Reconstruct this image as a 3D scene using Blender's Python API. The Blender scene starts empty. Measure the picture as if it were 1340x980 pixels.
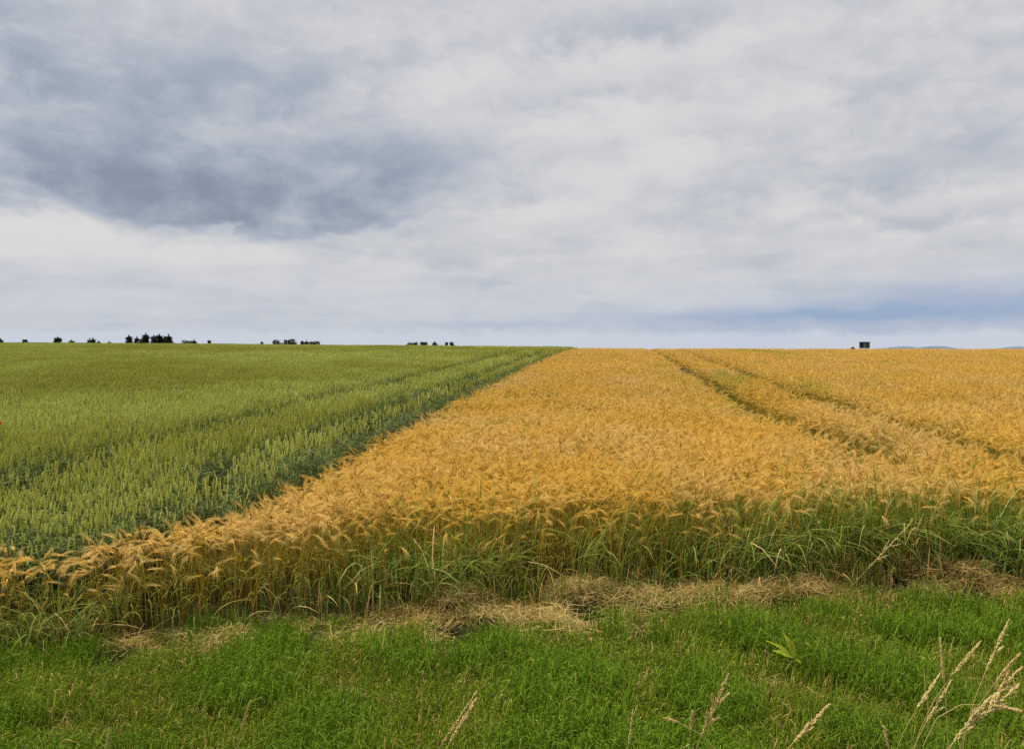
import bpy, math, random
import numpy as np
from mathutils import Vector, Matrix, noise

SC = bpy.context.scene
COL = SC.collection
R = math.radians

# ------------------------------------------------------------------ camera
HC = 2.3                      # eye height above the verge
F = 1115.0                    # focal length in pixels of a 1340 px wide frame
SLOPE = 0.0269                # the field climbs gently away from the verge
cam_d = bpy.data.cameras.new('camera')
cam = bpy.data.objects.new('camera', cam_d)
COL.objects.link(cam)
cam_d.sensor_width = 36.0
cam_d.lens = 36.0 * F / 1340.0
cam_d.clip_start = 0.05
cam_d.clip_end = 20000
cam.location = (0, 0, HC)
cam.rotation_euler = (R(90 - 1.64), 0, 0)
ROLL = math.tan(R(0.12))              # the horizon runs down slightly to the right
cam.rotation_euler.rotate_axis('Z', R(0.12))
SC.camera = cam

# ------------------------------------------------------------------ look
SC.view_settings.view_transform = 'Standard'
SC.view_settings.look = 'None'
SC.view_settings.exposure = 0.0
SC.view_settings.gamma = 1.0
SC.cycles.max_bounces = 4
SC.cycles.diffuse_bounces = 1
SC.cycles.transmission_bounces = 2
SC.cycles.transparent_max_bounces = 4
SC.cycles.use_denoising = False

SUN_EL, SUN_AZ = 66.0, -68.0         # azimuth from +Y towards +X: high and to the left

# ------------------------------------------------------------------ node helpers
class NT:
    def __init__(s, tree):
        s.t = tree
    def n(s, typ, **kw):
        nd = s.t.nodes.new(typ)
        for k, v in kw.items():
            setattr(nd, k, v)
        return nd
    def put(s, sock, v):
        if isinstance(v, bpy.types.NodeSocket):
            s.t.links.new(v, sock)
        elif v is not None:
            sock.default_value = v
    def m(s, op, a, b=None, c=None, clamp=False):
        nd = s.n('ShaderNodeMath', operation=op, use_clamp=clamp)
        s.put(nd.inputs[0], a); s.put(nd.inputs[1], b)
        if c is not None: s.put(nd.inputs[2], c)
        return nd.outputs[0]
    def vm(s, op, a, b=None):
        nd = s.n('ShaderNodeVectorMath', operation=op)
        s.put(nd.inputs[0], a)
        if b is not None: s.put(nd.inputs[1], b)
        return nd.outputs['Value'] if op in ('LENGTH', 'DOT_PRODUCT') else nd.outputs[0]
    def mix(s, f, a, b, blend='MIX'):
        nd = s.n('ShaderNodeMix', data_type='RGBA', blend_type=blend)
        s.put(nd.inputs[0], f)
        s.put(nd.inputs[6], a if isinstance(a, bpy.types.NodeSocket) else (*a, 1))
        s.put(nd.inputs[7], b if isinstance(b, bpy.types.NodeSocket) else (*b, 1))
        return nd.outputs[2]
    def noise(s, vec, scale, detail=3, rough=0.5, dist=0.0):
        nd = s.n('ShaderNodeTexNoise')
        if vec is not None: s.put(nd.inputs['Vector'], vec)
        nd.inputs['Scale'].default_value = scale
        nd.inputs['Detail'].default_value = detail
        nd.inputs['Roughness'].default_value = rough
        nd.inputs['Distortion'].default_value = dist
        return nd
    def smooth(s, x, lo, hi, a=0.0, b=1.0):
        nd = s.n('ShaderNodeMapRange', interpolation_type='SMOOTHSTEP')
        s.put(nd.inputs[0], x)
        for i, v in enumerate((lo, hi, a, b)): s.put(nd.inputs[i + 1], v)
        return nd.outputs[0]
    def xyz(s, v):
        nd = s.n('ShaderNodeSeparateXYZ'); s.put(nd.inputs[0], v)
        return nd.outputs
    def comb(s, x, y, z=0.0):
        nd = s.n('ShaderNodeCombineXYZ')
        for i, v in enumerate((x, y, z)): s.put(nd.inputs[i], v)
        return nd.outputs[0]
    def curve(s, x, pts):
        nd = s.n('ShaderNodeFloatCurve')
        c = nd.mapping.curves[0]
        c.points[0].location = pts[0]; c.points[1].location = pts[-1]
        for p in pts[1:-1]: c.points.new(*p)
        nd.mapping.update()
        s.put(nd.inputs['Value'], x)
        return nd.outputs[0]

def px_dir(x, y):
    """azimuth, elevation (radians) of a photograph pixel"""
    y -= (x - 670) * ROLL
    a = math.atan((x - 670) / F)
    return a, math.atan((458 - y) / F * math.cos(a))

# ------------------------------------------------------------------ world: overcast sky
world = bpy.data.worlds.new('World')
SC.world = world
world.use_nodes = True
wt = world.node_tree
for nd in list(wt.nodes): wt.nodes.remove(nd)
W = NT(wt)
d = W.n('ShaderNodeTexCoord').outputs['Generated']
dx, dy, dz = W.xyz(d)[0:3]
az = W.m('ARCTAN2', dx, dy)
el = W.m('ARCSINE', dz)
elp = W.m('MAXIMUM', dz, 0.0)
den = W.m('ADD', elp, 0.10)
plane = W.comb(W.m('DIVIDE', dx, den), W.m('DIVIDE', dy, den))
# soft large billows, finer wisps, long streaks
warp = W.noise(plane, 0.9, 4, 0.55)
wv = W.n('ShaderNodeVectorMath', operation='MULTIPLY_ADD')
W.put(wv.inputs[0], warp.outputs['Color']); wv.inputs[1].default_value = (0.7, 0.7, 0); W.put(wv.inputs[2], plane)
big = W.noise(wv.outputs[0], 0.75, 5, 0.5).outputs[0]
mid = W.noise(wv.outputs[0], 2.1, 6, 0.55, 0.3).outputs[0]
ang = W.comb(W.m('MULTIPLY', az, 2.2), W.m('MULTIPLY', el, 8.5), 0.0)
streak = W.noise(ang, 2.6, 6, 0.55, 0.5).outputs[0]
billow = W.noise(W.comb(W.m('MULTIPLY', az, 6.0), W.m('MULTIPLY', el, 9.0), 3.0), 1.7, 7, 0.55, 0.35).outputs[0]
fine = W.noise(W.comb(W.m('MULTIPLY', az, 14.0), W.m('MULTIPLY', el, 26.0), 7.0), 1.6, 5, 0.6, 0.4).outputs[0]

def blob(x, y, sx, sy, amp, tilt=0.0, A=None, E=None):
    a0, e0 = px_dir(x, y)
    u = W.m('SUBTRACT', A or azw, a0); v = W.m('SUBTRACT', E or elw, e0)
    c, s_ = math.cos(tilt), math.sin(tilt)
    uu = W.m('ADD', W.m('MULTIPLY', u, c), W.m('MULTIPLY', v, s_))
    vv = W.m('SUBTRACT', W.m('MULTIPLY', v, c), W.m('MULTIPLY', u, s_))
    uu = W.m('DIVIDE', uu, sx / F); vv = W.m('DIVIDE', vv, sy / F)
    r2 = W.m('ADD', W.m('MULTIPLY', uu, uu), W.m('MULTIPLY', vv, vv))
    return W.m('MULTIPLY', W.m('EXPONENT', W.m('MULTIPLY', r2, -1.0)), amp)
# warped angles so that no bank keeps a plain oval outline
azw = W.m('ADD', az, W.m('MULTIPLY', W.m('SUBTRACT', billow, 0.5), 0.16))
elw = W.m('ADD', el, W.m('ADD', W.m('MULTIPLY', W.m('SUBTRACT', billow, 0.5), 0.07), W.m('MULTIPLY', W.m('SUBTRACT', fine, 0.5), 0.02)))

dark = None
for b in [(60, 205, 170, 60, .60, -.15), (230, 250, 190, 56, .62, -.05), (420, 264, 140, 40, .85, .1), (300, 190, 230, 70, .22, 0), (480, 225, 120, 45, .35, .3),
          (150, 120, 190, 50, .48, -.35), (330, 120, 160, 50, .36, .2), (10, 50, 100, 70, .40, 0), (620, 190, 140, 24, .28, .25),
          (830, 40, 130, 22, .30, .12), (820, 118, 150, 16, .16, .1), (1190, 60, 60, 60, .14, 0), (1180, 230, 130, 20, .26, .05),
          (1240, 290, 120, 16, .22, -.05), (990, 250, 130, 14, .12, 0), (1310, 150, 60, 40, .16, 0), (650, 366, 34, 7, .26, 0),
          (1130, 270, 110, 10, .10, 0)]:
    v = blob(*b)
    dark = v if dark is None else W.m('ADD', dark, v)
light = None
for b in [(30, 110, 60, 26, .5, -.5), (130, 85, 70, 26, .35, -.3), (30, 290, 110, 32, .75, -.2), (150, 325, 120, 14, .45, -.1),
          (330, 180, 90, 16, .22, .15), (560, 140, 160, 32, .35, .1), (750, 90, 120, 24, .45, .05), (760, 165, 180, 22, .45, .1),
          (880, 210, 120, 18, .35, .15), (1190, 45, 90, 30, .3, 0), (690, 285, 80, 14, .35, .1), (1190, 298, 130, 10, .4, -.04),
          (440, 235, 40, 10, .4, .35), (1090, 140, 90, 14, .25, 0), (940, 80, 60, 18, .3, .2), (500, 345, 190, 10, .18, 0),
          (1280, 255, 80, 10, .25, 0), (690, 345, 60, 12, .2, 0)]:
    v = blob(*b)
    light = v if light is None else W.m('ADD', light, v)
# crisp lower rim of the dark bank on the left
azn = W.m('ADD', W.m('DIVIDE', W.m('ADD', az, W.m('MULTIPLY', W.m('SUBTRACT', fine, .5), .03)), 1.2), 0.5)
def cpt(x, y): a, e = px_dir(x, y); return (a / 1.2 + .5, e / 0.4)
rim = W.m('MULTIPLY', W.curve(azn, [(0.0, .5), cpt(-60, 235), cpt(20, 240), cpt(60, 262), cpt(110, 282), cpt(170, 303), cpt(300, 306), cpt(400, 312),
        cpt(470, 306), cpt(530, 290), cpt(590, 255), cpt(680, 215), (1.0, .66)]), 0.4)
rimn = W.m('ADD', rim, W.m('MULTIPLY', W.m('ADD', W.m('SUBTRACT', billow, .5), W.m('MULTIPLY', W.m('SUBTRACT', fine, .5), .5)), .075))
above = W.m('SUBTRACT', el, rimn)
rise = W.smooth(above, -0.003, 0.011)
fall = W.m('EXPONENT', W.m('MULTIPLY', W.m('MAXIMUM', above, 0.0), -13.0))
lat = W.curve(azn, [(0.0, 0.0), cpt(-160, 458), (cpt(0, 0)[0], .45), (cpt(80, 0)[0], .6), (cpt(170, 0)[0], .75), (cpt(400, 0)[0], .9), (cpt(500, 0)[0], .8),
        (cpt(560, 0)[0], .3), (cpt(640, 0)[0], .05), (1.0, 0.0)])
bank = W.m('MULTIPLY', W.m('MULTIPLY', rise, fall), lat)

mott = W.m('ADD', .74, W.m('MULTIPLY', W.smooth(W.m('ADD', W.m('MULTIPLY', billow, .7), W.m('MULTIPLY', fine, .3)), .34, .66), .56))
dark = W.m('MULTIPLY', dark, W.m('SUBTRACT', 1.0, W.m('MULTIPLY', W.m('MULTIPLY', lat, .95), W.m('SUBTRACT', 1.0, rise))))
shade = W.m('ADD', W.m('MULTIPLY', dark, .95), W.m('MULTIPLY', bank, .85))
shade = W.m('MULTIPLY', W.m('DIVIDE', shade, W.m('ADD', 1.0, W.m('MULTIPLY', shade, .55))), mott)
shade = W.m('SUBTRACT', shade, W.m('MULTIPLY', light, .62))
shade = W.m('ADD', shade, W.m('MULTIPLY', W.m('SUBTRACT', mid, .5), .55))
shade = W.m('ADD', shade, W.m('MULTIPLY', W.m('SUBTRACT', streak, .5), W.smooth(el, .08, .22, .75, .35)))
shade = W.m('ADD', shade, W.m('MULTIPLY', W.m('SUBTRACT', billow, .5), .75))
shade = W.m('ADD', shade, W.m('MULTIPLY', W.m('SUBTRACT', fine, .5), W.smooth(el, .08, .22, .28, .60)))
shade = W.m('MULTIPLY', W.m('ADD', shade, .33), .62)
ramp = W.n('ShaderNodeValToRGB')
W.put(ramp.inputs[0], shade)
cr = ramp.color_ramp
cr.interpolation = 'B_SPLINE'
cr.elements[0].position = 0.0; cr.elements[0].color = (.745, .72, .715, 1)
cr.elements[1].position = 1.0; cr.elements[1].color = (.235, .28, .355, 1)
for p, c in ((.16, (.67, .66, .675, 1)), (.31, (.55, .565, .61, 1)), (.52, (.41, .455, .535, 1)), (.74, (.315, .36, .44, 1))):
    e_ = cr.elements.new(p); e_.color = c
col = ramp.outputs[0]
# bluer towards the skyline, with a clear blue bank low on the right
blue = W.m('MULTIPLY', W.smooth(el, 0.0, .13, 1.0, 0.0), .55)
col = W.mix(blue, col, (.51, .58, .70))
elb = W.m('ADD', el, W.m('MULTIPLY', W.m('SUBTRACT', fine, .5), .022))
bb = blob(1290, 398, 340, 27, .9, .07, az, elb)
bb = W.m('ADD', bb, blob(1040, 414, 210, 9, .55, 0, az, elb))
bb = W.m('ADD', bb, blob(640, 424, 130, 6, .4, 0, az, elb))
bb = W.m('MULTIPLY', bb, W.m('ADD', .45, streak), clamp=True)
col = W.mix(bb, col, (.32, .425, .61))
# paler strip just above the skyline
pale = W.m('MULTIPLY', W.smooth(elb, .015, .024, 1.0, 0.0), W.smooth(el, -.02, .0))
col = W.mix(W.m('MULTIPLY', pale, .72), col, (.62, .675, .775))
sky = W.n('ShaderNodeTexSky', sky_type='NISHITA')
sky.sun_disc = False
sky.sun_elevation = R(SUN_EL); sky.sun_rotation = R(SUN_AZ)
bg1 = W.n('ShaderNodeBackground'); W.put(bg1.inputs[0], sky.outputs[0]); bg1.inputs[1].default_value = 0.08
bg2 = W.n('ShaderNodeBackground'); W.put(bg2.inputs[0], col); bg2.inputs[1].default_value = 1.0
mixs = W.n('ShaderNodeMixShader'); mixs.inputs[0].default_value = 0.93
wt.links.new(bg1.outputs[0], mixs.inputs[1]); wt.links.new(bg2.outputs[0], mixs.inputs[2])
wo = W.n('ShaderNodeOutputWorld'); wt.links.new(mixs.outputs[0], wo.inputs[0])

sun_d = bpy.data.lights.new('sun', 'SUN')
sun_d.energy = 4.8; sun_d.angle = R(10); sun_d.color = (1.0, .95, .86)
sun = bpy.data.objects.new('sun', sun_d); COL.objects.link(sun)
sd = Vector((math.sin(R(SUN_AZ)) * math.cos(R(SUN_EL)), math.cos(R(SUN_AZ)) * math.cos(R(SUN_EL)), math.sin(R(SUN_EL))))
sun.rotation_euler = sd.to_track_quat('Z', 'Y').to_euler()
sun.location = (-20, -10, 30)

# ------------------------------------------------------------------ places
CROP_YAW = math.tan(R(6.85))          # the drill rows run a little to the right of straight ahead
def unproj(x, y, h=0.0):
    """photograph pixel -> ground position (X, Y) of a surface h above the field plane"""
    y -= (x - 670) * ROLL
    Y = (HC - h) * F / (y - 428.0)
    return ((x - 670) / F * Y, Y)
def interp(v, xs, ys): return float(np.interp(v, xs, ys))

front_px = [(-400, 930), (-200, 893), (0, 862), (100, 852), (200, 840), (300, 826), (400, 812), (520, 800), (620, 795), (700, 790), (850, 782),
            (1000, 775), (1200, 768), (1340, 765), (1700, 757), (2300, 745)]
FR = [unproj(*p) for p in front_px]
FRX = [p[0] for p in FR]; FRY = [p[1] for p in FR]
def front_y(X): return np.interp(X, FRX, FRY)
# seam between barley (right) and wheat (left): X of the seam for a given Y
SEAM = [(-12, 5.95), (-5.2, 6.06), (-3.75, 6.28), (-3.22, 6.62), (-2.82, 7.15), (-2.52, 7.8), (-2.32, 8.5), (-2.14, 9.6), (12 * CROP_YAW - 3.36, 12),
        (40 * CROP_YAW - 3.33, 40), (300 * CROP_YAW - 3.3, 300)]
def seam_x(Y): return np.interp(Y, [p[1] for p in SEAM], [p[0] for p in SEAM])

def tz(X, Y):
    """terrain height; climbs to a low crest, falls away beyond it"""
    X = np.asarray(X, float); Y = np.asarray(Y, float)
    t = np.clip((-X + 2) / 45.0, 0, 1)
    y0 = 44 + 13 * t; k = .0005 + .0001 * t
    y1 = y0 + (SLOPE + .03) / (2 * k)
    ya = np.minimum(Y, y1)
    z = SLOPE * ya - k * np.maximum(ya - y0, 0) ** 2
    z = z - .03 * (np.clip(Y, y1, 260) - y1)
    z = np.where(Y < -6, SLOPE * -6 + 0 * z, z)
    return z
def mounds_list():
    L = []
    for (x, y, r, h) in [(606, 802, .20, .15), (640, 822, .16, .08), (690, 815, .14, .05), (765, 790, .24, .15), (725, 822, .20, .06), (800, 840, .16, .05), (860, 796, .15, .07),
                         (930, 790, .26, .09), (1000, 786, .2, .10), (1060, 782, .22, .10), (1112, 766, .24, .20), (1165, 760, .22, .22), (1225, 768, .30, .17),
                         (1275, 776, .18, .13), (590, 850, .16, .06), (545, 862, .15, .03), (165, 858, .18, .05), (290, 848, .15, .05), (1400, 780, .4, .12)]:
        X, Y = unproj(x, y); L.append((X, Y, r, h))
    return L
MOUNDS = mounds_list()
HOLES = [(*unproj(x, y), r, dp) for (x, y, r, dp) in [(606, 834, .15, .24), (768, 810, .15, .24), (1166, 772, .085, .26), (1262, 792, .10, .28), (1012, 798, .09, .16),
                                                    (585, 858, .10, .12), (1058, 790, .06, .14), (838, 838, .08, .12), (155, 866, .08, .12), (735, 850, .06, .1), (1030, 806, .05, .1)]]
def gz(X, Y, bumps=True):
    z = float(tz(X, Y))
    if bumps and Y < 11 and abs(X) < 11:
        z += .05 * noise.noise(Vector((X * .9, Y * .9, 1.3))) + .022 * noise.noise(Vector((X * 4, Y * 4, 5.1)))
        for (mx, my, r, h) in MOUNDS:
            q = ((X - mx) ** 2 + ((Y - my) * 1.25) ** 2) / (r * r)
            if q < 4: z += h * math.exp(-1.6 * q)
        for (mx, my, r, h) in HOLES:
            q = ((X - mx) ** 2 + ((Y - my) * (1.5 if Y > my else .65)) ** 2) / (r * r)     # burrows open towards the verge
            if q < 3: z -= 1.25 * h * math.exp(-(q ** 1.8))
    return z

def in_view(X, Y, m=1.2, k=.72):
    return (np.abs(X) < Y * k + m)

# ------------------------------------------------------------------ materials
def leaf_mat(name, low, high, other, rnd=.6, patch=0.0, patch_col=None, patch_scale=.25, transl=.25, rough=.75, split=(.15, .75), green=None, spec=.08):
    """plant surface: colour runs from LOW at the foot to HIGH at the top, single plants drift towards OTHER,
    and whole patches of ground carry PATCH_COL plants; GREEN is the colour of unripe plants"""
    m = bpy.data.materials.new(name); m.use_nodes = True
    t = m.node_tree
    for nd in list(t.nodes): t.nodes.remove(nd)
    N = NT(t)
    at = N.n('ShaderNodeAttribute', attribute_name='c')
    sep = N.n('ShaderNodeSeparateColor'); t.links.new(at.outputs['Color'], sep.inputs[0])
    r_, h_, g_ = sep.outputs[0], sep.outputs[1], sep.outputs[2]
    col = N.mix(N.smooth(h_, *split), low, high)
    oi = N.n('ShaderNodeObjectInfo').outputs['Random']
    q = N.m('ADD', N.m('MULTIPLY', r_, .75), N.m('MULTIPLY', oi, .25))
    col = N.mix(N.m('MULTIPLY', q, rnd), col, other)
    pos = N.n('ShaderNodeNewGeometry').outputs['Position']
    if patch_col:
        pn = N.noise(pos, patch_scale, 4, .6).outputs[0]
        col = N.mix(N.m('MULTIPLY', N.smooth(pn, .42, .62), patch), col, patch_col)
    if green:
        col = N.mix(g_, col, green)
    fn = N.noise(pos, 60, 2).outputs[0]
    col = N.mix(1.0, col, N.comb(*[N.m('ADD', .75, N.m('MULTIPLY', fn, .5))] * 3), 'MULTIPLY')
    p = N.n('ShaderNodeBsdfPrincipled')
    t.links.new(col, p.inputs['Base Color'])
    p.inputs['Roughness'].default_value = rough
    p.inputs['Specular IOR Level'].default_value = spec
    out = N.n('ShaderNodeOutputMaterial')
    if transl > 0:
        tr = N.n('ShaderNodeBsdfTranslucent'); t.links.new(col, tr.inputs[0])
        ms = N.n('ShaderNodeMixShader'); ms.inputs[0].default_value = transl
        t.links.new(p.outputs[0], ms.inputs[1]); t.links.new(tr.outputs[0], ms.inputs[2])
        t.links.new(ms.outputs[0], out.inputs[0])
    else:
        t.links.new(p.outputs[0], out.inputs[0])
    return m

M = {}
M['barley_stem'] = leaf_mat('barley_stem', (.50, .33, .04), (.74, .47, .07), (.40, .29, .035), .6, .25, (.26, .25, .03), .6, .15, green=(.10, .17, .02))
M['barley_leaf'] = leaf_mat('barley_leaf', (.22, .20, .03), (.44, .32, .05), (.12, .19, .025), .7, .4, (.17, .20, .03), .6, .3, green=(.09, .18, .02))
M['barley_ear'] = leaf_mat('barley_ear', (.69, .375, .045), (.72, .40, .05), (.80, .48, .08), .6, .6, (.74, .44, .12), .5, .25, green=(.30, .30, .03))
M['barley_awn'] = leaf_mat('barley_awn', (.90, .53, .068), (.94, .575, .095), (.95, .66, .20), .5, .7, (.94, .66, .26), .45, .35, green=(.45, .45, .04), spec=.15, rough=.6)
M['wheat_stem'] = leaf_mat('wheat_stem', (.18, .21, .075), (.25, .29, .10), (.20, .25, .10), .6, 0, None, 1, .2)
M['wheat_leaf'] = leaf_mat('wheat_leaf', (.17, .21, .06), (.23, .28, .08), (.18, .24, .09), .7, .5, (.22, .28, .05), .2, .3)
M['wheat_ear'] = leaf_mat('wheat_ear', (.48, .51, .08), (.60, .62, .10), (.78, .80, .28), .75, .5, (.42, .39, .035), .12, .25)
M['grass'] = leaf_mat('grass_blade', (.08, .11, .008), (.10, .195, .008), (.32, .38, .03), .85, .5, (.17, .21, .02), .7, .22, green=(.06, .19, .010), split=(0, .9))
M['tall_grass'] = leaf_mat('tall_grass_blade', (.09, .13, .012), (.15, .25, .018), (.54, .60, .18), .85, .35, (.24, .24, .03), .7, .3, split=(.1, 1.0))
M['dry'] = leaf_mat('dry_straw', (.42, .26, .07), (.60, .40, .13), (.74, .55, .24), .9, .4, (.36, .18, .04), 1.4, .15, green=(.20, .22, .03))
M['seed'] = leaf_mat('seed_head', (.58, .38, .12), (.74, .53, .18), (.88, .70, .34), .8, 0, None, 1, .2, green=(.45, .42, .14))
M['seed_stem'] = leaf_mat('seed_stem', (.16, .22, .03), (.48, .36, .12), (.5, .42, .2), .5, 0, None, 1, .15, green=(.16, .22, .03))
M['weed_leaf'] = leaf_mat('weed_leaf', (.30, .40, .03), (.40, .50, .04), (.44, .46, .04), .6, 0, None, 1, .35)
M['conifer'] = leaf_mat('conifer_needles', (.018, .032, .018), (.025, .042, .024), (.04, .055, .03), .8, 0, None, 1, .1)
M['foliage'] = leaf_mat('tree_leaves', (.04, .055, .026), (.055, .075, .034), (.075, .09, .045), .8, 0, None, 1, .2)

def simple_mat(name, c1, c2, scale=8, rough=.8, bump=.0, metal=0):
    m = bpy.data.materials.new(name); m.use_nodes = True
    t = m.node_tree; N = NT(t)
    p = t.nodes['Principled BSDF']
    pos = N.n('ShaderNodeTexCoord').outputs['Object']
    n_ = N.noise(pos, scale, 5, .6).outputs[0]
    t.links.new(N.mix(N.smooth(n_, .3, .7), c1, c2), p.inputs['Base Color'])
    p.inputs['Roughness'].default_value = rough
    p.inputs['Specular IOR Level'].default_value = .25
    if bump:
        b = N.n('ShaderNodeBump'); b.inputs['Strength'].default_value = bump
        t.links.new(n_, b.inputs['Height']); t.links.new(b.outputs[0], p.inputs['Normal'])
    return m
M['bark'] = simple_mat('bark', (.05, .035, .025), (.10, .075, .05), 3, .9, .5)
M['board'] = simple_mat('weathered_board', (.035, .04, .035), (.07, .075, .06), 6, .8, .3)
M['board_dark'] = simple_mat('dark_board', (.015, .017, .018), (.03, .03, .03), 6, .8, .3)
M['roof_felt'] = simple_mat('roof_felt', (.04, .04, .042), (.07, .07, .07), 6, .9, .3)
M['petal'] = simple_mat('poppy_petal', (.62, .03, .008), (.75, .06, .01), 30, .5)
M['poppy_core'] = simple_mat('poppy_core', (.01, .01, .01), (.03, .03, .02), 30, .7)
M['hill'] = simple_mat('haze_tinted_wooded_hill', (.10, .135, .19), (.13, .17, .22), .01, 1)  # distance haze is painted into the blue of these woods, no haze volume

def ground_mat():
    m = bpy.data.materials.new('soil_and_sward'); m.use_nodes = True
    t = m.node_tree; N = NT(t); p = t.nodes['Principled BSDF']
    pos = N.n('ShaderNodeNewGeometry').outputs['Position']
    n1 = N.noise(pos, 1.2, 6, .6).outputs[0]; n2 = N.noise(pos, 14, 6, .65).outputs[0]; n3 = N.noise(pos, 90, 4, .6).outputs[0]
    soil = N.mix(N.smooth(n2, .3, .7), (.022, .015, .009), (.06, .04, .022))
    moss = N.mix(N.smooth(n3, .3, .7), (.02, .035, .006), (.05, .07, .012))
    y = N.xyz(pos)[1]
    sw = N.m('MULTIPLY', N.smooth(n1, .35, .6), N.smooth(y, 6.2, 7.6, 1.0, .25))
    c = N.mix(sw, soil, moss)
    far = N.mix(N.smooth(N.noise(pos, .01, 3).outputs[0], .45, .55), (.09, .12, .03), (.22, .17, .06))
    c = N.mix(N.smooth(y, 95, 110), c, far)
    t.links.new(c, p.inputs['Base Color']); p.inputs['Roughness'].default_value = .95
    p.inputs['Specular IOR Level'].default_value = .1
    b = N.n('ShaderNodeBump'); b.inputs['Strength'].default_value = .6; b.inputs['Distance'].default_value = .02
    t.links.new(n2, b.inputs['Height']); t.links.new(b.outputs[0], p.inputs['Normal'])
    return m
M['ground'] = ground_mat()

# ------------------------------------------------------------------ mesh building
class MB:
    """collects plant geometry: vertices, faces, colour (random, height, greenness), material slot"""
    def __init__(s):
        s.v = []; s.f = []; s.c = []; s.m = []; s.mats = []; s.col = (0.5, 0.5, 0.0)
    def slot(s, mat):
        if mat not in s.mats: s.mats.append(mat)
        return s.mats.index(mat)
    def add(s, vs, fs, mat, hs=None):
        b = len(s.v); k = s.slot(mat)
        for i, p in enumerate(vs):
            s.v.append(tuple(p)); s.c.append((s.col[0], s.col[1] if hs is None else hs[i], s.col[2], 1))
        for f in fs:
            s.f.append(tuple(b + i for i in f)); s.m.append(k)
    def tube(s, pts, rad, mat, sides=3, hs=None):
        vs, fs, hh = [], [], []
        n = len(pts)
        for i, p in enumerate(pts):
            t = (pts[min(i + 1, n - 1)] - pts[max(i - 1, 0)])
            t = t.normalized() if t.length > 1e-9 else Vector((0, 0, 1))
            a = t.cross(Vector((0.3, 1, .1))).normalized(); b = t.cross(a)
            for k in range(sides):
                q = 2 * math.pi * k / sides
                vs.append(p + (a * math.cos(q) + b * math.sin(q)) * rad[i]); hh.append(hs[i] if hs else s.col[1])
        for i in range(n - 1):
            for k in range(sides):
                k2 = (k + 1) % sides
                fs.append((i * sides + k, i * sides + k2, (i + 1) * sides + k2, (i + 1) * sides + k))
        fs.append(tuple(range(sides))[::-1]); fs.append(tuple((n - 1) * sides + k for k in range(sides)))
        s.add(vs, fs, mat, hh)
    def ribbon(s, pts, wid, side, mat, hs=None, fold=0.0):
        vs, fs, hh = [], [], []
        n = len(pts)
        for i, p in enumerate(pts):
            w = wid[i] / 2
            vs += [p - side * w, p + side * w]; hh += [hs[i] if hs else s.col[1]] * 2
        for i in range(n - 1):
            fs.append((2 * i, 2 * i + 1, 2 * i + 3, 2 * i + 2))
        s.add(vs, fs, mat, hh)
    def blade(s, p, q, w, mat, h=(0, 1)):
        dirv = (q - p); sd_ = dirv.cross(Vector((random.uniform(-1, 1), random.uniform(-1, 1), random.uniform(-1, 1))))
        sd_ = sd_.normalized() * w / 2 if sd_.length > 1e-9 else Vector((w / 2, 0, 0))
        s.add([p - sd_, p + sd_, q], [(0, 1, 2)], mat, [h[0], h[0], h[1]])
    def mesh(s, name):
        me = bpy.data.meshes.new(name)
        me.from_pydata(s.v, [], s.f)
        at = me.color_attributes.new('c', 'FLOAT_COLOR', 'POINT')
        at.data.foreach_set('color', np.array(s.c, dtype=np.float32).ravel())
        for mt in s.mats: me.materials.append(M[mt] if isinstance(mt, str) else mt)
        me.polygons.foreach_set('material_index', s.m)
        me.update()
        return me

def link(name, me, parent=None, loc=None):
    o = bpy.data.objects.new(name, me); COL.objects.link(o)
    if parent: o.parent = parent
    if loc is not None: o.location = loc
    return o
def tag(o, label=None, cat=None, group=None, kind=None):
    if label: o['label'] = label
    if cat: o['category'] = cat
    if group: o['group'] = group
    if kind: o['kind'] = kind
    return o

# geometry-node scatter: the object's own mesh carries the plant clumps (faces) and the places (loose points)
def make_tree():
    g = bpy.data.node_groups.new('scatter', 'GeometryNodeTree')
    g.interface.new_socket('Geometry', in_out='INPUT', socket_type='NodeSocketGeometry')
    g.interface.new_socket('Geometry', in_out='OUTPUT', socket_type='NodeSocketGeometry')
    n, l = g.nodes, g.links
    i = n.new('NodeGroupInput'); o = n.new('NodeGroupOutput')
    def attr(nm, ty):
        a = n.new('GeometryNodeInputNamedAttribute'); a.data_type = ty; a.inputs['Name'].default_value = nm
        return a.outputs['Attribute']
    sp = n.new('GeometryNodeSeparateGeometry'); sp.domain = 'POINT'
    l.new(i.outputs[0], sp.inputs[0]); l.new(attr('is_place', 'BOOLEAN'), sp.inputs['Selection'])
    si = n.new('GeometryNodeSplitToInstances'); si.domain = 'POINT'
    l.new(sp.outputs['Inverted'], si.inputs[0]); l.new(attr('kind_id', 'INT'), si.inputs['Group ID'])
    ip = n.new('GeometryNodeInstanceOnPoints')
    l.new(sp.outputs['Selection'], ip.inputs['Points']); l.new(si.outputs[0], ip.inputs['Instance'])
    ip.inputs['Pick Instance'].default_value = True
    l.new(attr('kind_id', 'INT'), ip.inputs['Instance Index'])
    l.new(attr('turn', 'FLOAT_VECTOR'), ip.inputs['Rotation'])
    l.new(attr('size', 'FLOAT_VECTOR'), ip.inputs['Scale'])
    l.new(ip.outputs[0], o.inputs[0])
    return g
TREE = make_tree()

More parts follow.
